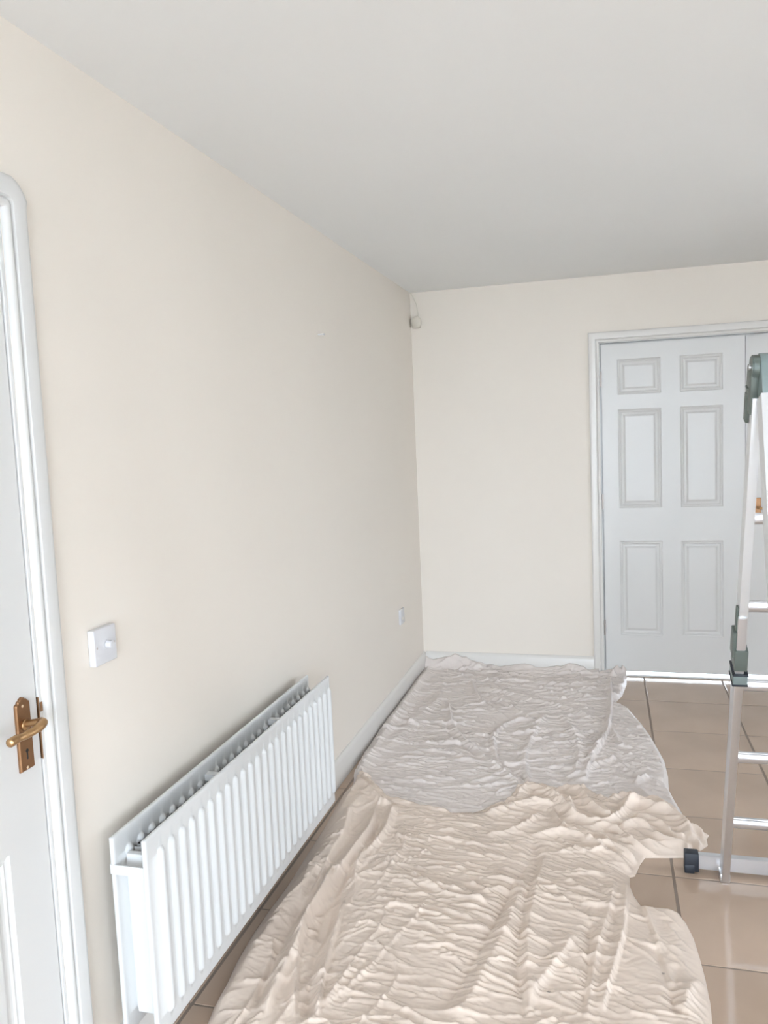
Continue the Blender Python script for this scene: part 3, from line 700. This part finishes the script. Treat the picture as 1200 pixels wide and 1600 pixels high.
def far_height(X, Y):
    d, _, _, _, _ = seg_dist(X, Y, FAR, True)
    ins = inside(X, Y, FAR)
    wall = np.minimum(BYF+.01-Y, 9)
    # fabric pushed up against the far skirting and along the left one
    lump = sstep(1-wall/.075)*(.040+.030*np.exp(-((X-.13)/.16)**2)+.022*gnoise(X*7, X*0+2.2, 31)+.012*gnoise(X*19, X*0+.4, 32))
    lump = np.where(X > 1.10, lump*.5, lump)
    left = sstep(1-(X-.017)/.075)*(.018+.010*gnoise(Y*4, X*0, 33))
    c = crinkle(X, Y, 40, -.10, .13, .030)
    c2 = crinkle(X, Y, 46, .25, .10, .026)
    mixw = sstep((X-.65)/.2)
    amp = .35+.65*sstep(.5+gnoise(X*2.3, Y*2.0, 49)*1.6)
    z = .016+.007*gnoise(X*3.3, Y*2.4, 41)+.0050*amp*(c*(1-mixw)+c2*mixw)+folds(X, Y, LF)+folds(X, Y, WF)*(.45+.55*amp)-.0035*crumple(X, Y, 90)
    z = np.maximum(z, .004)
    e = np.where(Y > BYF-.05, 1, sstep(d/.022+.06))
    e = np.where((X < .06), np.maximum(e, .6), e)
    return ins, z*e+np.maximum(lump, 0)*np.where(ins, 1, 0)+left*e+.0015
def near_core(X, Y):
    K = np.where(X < .5, 1.15, .88)
    d, _, _, _, _ = seg_dist(X, Y, NEAR, True)
    ins = inside(X, Y, NEAR)
    a1 = crinkle(X, Y, 60, -.06, .17, .036); a2 = crinkle(X, Y, 70, 1.15, .15, .030)
    leftw = sstep((.50-X+.10*(Y-2.6))/.12)
    amp = .45+.55*sstep(.5+gnoise(X*2.1, Y*2.1, 79)*1.6)
    z = .018+.008*gnoise(X*3.0, Y*2.2, 61)+.0034*amp*(a1*(1-leftw)+.6*a2*leftw)+folds(X, Y, WN)*(.5+.5*amp)-.0028*crumple(X, Y, 95)
    z = z*sstep(d/.07+.06)+K*folds(X, Y, LN)*sstep(d/.02+.1)
    z = .0025+.5*(z+np.sqrt(z*z+.004**2))
    return ins, d, z
def sheet(name, poly, hf, res, matname, stains):
    P = np.array(poly); x0, y0 = P.min(0)-res; x1, y1 = P.max(0)+res
    nx, ny = int((x1-x0)/res)+2, int((y1-y0)/res)+2
    X, Y = np.meshgrid(x0+np.arange(nx)*res, y0+np.arange(ny)*res, indexing='ij')
    ins = inside(X, Y, poly)
    cx, cy = (X[:-1, :-1]+res/2), (Y[:-1, :-1]+res/2)
    cell = inside(cx, cy, poly)
    used = np.zeros(X.shape, bool); cnt = np.zeros(X.shape, int)
    for a, b in ((0, 0), (1, 0), (0, 1), (1, 1)):
        sl = (slice(a, a+cell.shape[0]), slice(b, b+cell.shape[1])); used[sl] |= cell; cnt[sl] += cell
    border = used & (cnt < 4)
    d, _, _, qx, qy = seg_dist(X[border], Y[border], poly, True)
    Xs, Ys = X.copy(), Y.copy(); Xs[border] = np.where(d < res*1.5, qx, X[border]); Ys[border] = np.where(d < res*1.5, qy, Y[border])
    idx = -np.ones(X.shape, int); idx[used] = np.arange(used.sum())
    vx, vy = Xs[used], Ys[used]; vz = hf(vx, vy)
    co = np.stack([vx, vy, vz], 1)
    c = np.argwhere(cell)
    f = np.stack([idx[c[:, 0], c[:, 1]], idx[c[:, 0]+1, c[:, 1]], idx[c[:, 0]+1, c[:, 1]+1], idx[c[:, 0], c[:, 1]+1]], 1)
    # hem: the rim is turned down to the floor
    be = []
    from collections import Counter
    E = np.concatenate([f[:, [0, 1]], f[:, [1, 2]], f[:, [2, 3]], f[:, [3, 0]]])
    key = np.sort(E, 1); k1 = key[:, 0].astype(np.int64)*10**7+key[:, 1]; u, inv, cn = np.unique(k1, return_inverse=True, return_counts=True)
    E = E[cn[inv] == 1]
    bv = np.unique(E); m = {int(v): i+len(co) for i, v in enumerate(bv)}
    rim = co[bv].copy(); rim[:, 2] = np.minimum(rim[:, 2], .0004)
    co = np.concatenate([co, rim])
    f2 = np.array([[b, a, m[int(a)], m[int(b)]] for a, b in E])
    f = np.concatenate([f, f2])
    me = bpy.data.meshes.new(name)
    me.vertices.add(len(co)); me.vertices.foreach_set('co', co.ravel())
    me.loops.add(len(f)*4); me.loops.foreach_set('vertex_index', f.ravel().astype(np.int32))
    me.polygons.add(len(f)); me.polygons.foreach_set('loop_start', np.arange(len(f), dtype=np.int32)*4)
    me.update(calc_edges=True); me.validate()
    at = me.attributes.new('stain', 'FLOAT', 'POINT'); s = np.zeros(len(co))
    for (q, r) in stains:
        p = px(q, 2, .02); dd = np.hypot(co[:, 0]-p[0], co[:, 1]-p[1]); s = np.maximum(s, .85*sstep((r-dd)/(r*.5)+.2*gnoise(co[:, 0]*200, co[:, 1]*200, 5)))
    at.data.foreach_set('value', s)
    return link(name, me, matname, None, None, smooth=True)
def h_far(X, Y):
    ins, z = far_height(X, Y)
    dn, _, _, _, _ = seg_dist(X, Y, NEAR, True); inn = inside(X, Y, NEAR)
    g_ = np.where(inn, sstep((dn-.008)/.03), 0)
    return z*(1-g_)+.002*g_
def h_near(X, Y):
    _, d, z = near_core(X, Y)
    inf = inside(X, Y, FAR); dfar = seg_dist(X, Y, FAR, True)[0]
    zf = far_height(X, Y)[1]*sstep(np.where(inf, dfar, 0)/.02)
    g_ = sstep((d-.008)/.03)
    e = sstep(d/.010+.25)
    under = np.where(inf, zf*(1-g_)+.002, 0)
    return np.maximum(z*e+.001, 0)+under+np.where(inf, .003, 0)
fs_ = sheet('dust_sheet', FAR, h_far, .0040, 'sheet_far', [((838, 1130), .008)])
tag(fs_, 'greyish beige crinkled dust sheet spread in the far corner under the other sheet', 'dust sheet')
ns_ = sheet('dust_sheet', NEAR, h_near, .0034, 'sheet_near', [((857, 1551), .006), ((1036, 1519), .005), ((740, 1470), .002)])
tag(ns_, 'cream rumpled dust sheet along the radiator, bunched up towards the ladder', 'dust sheet')
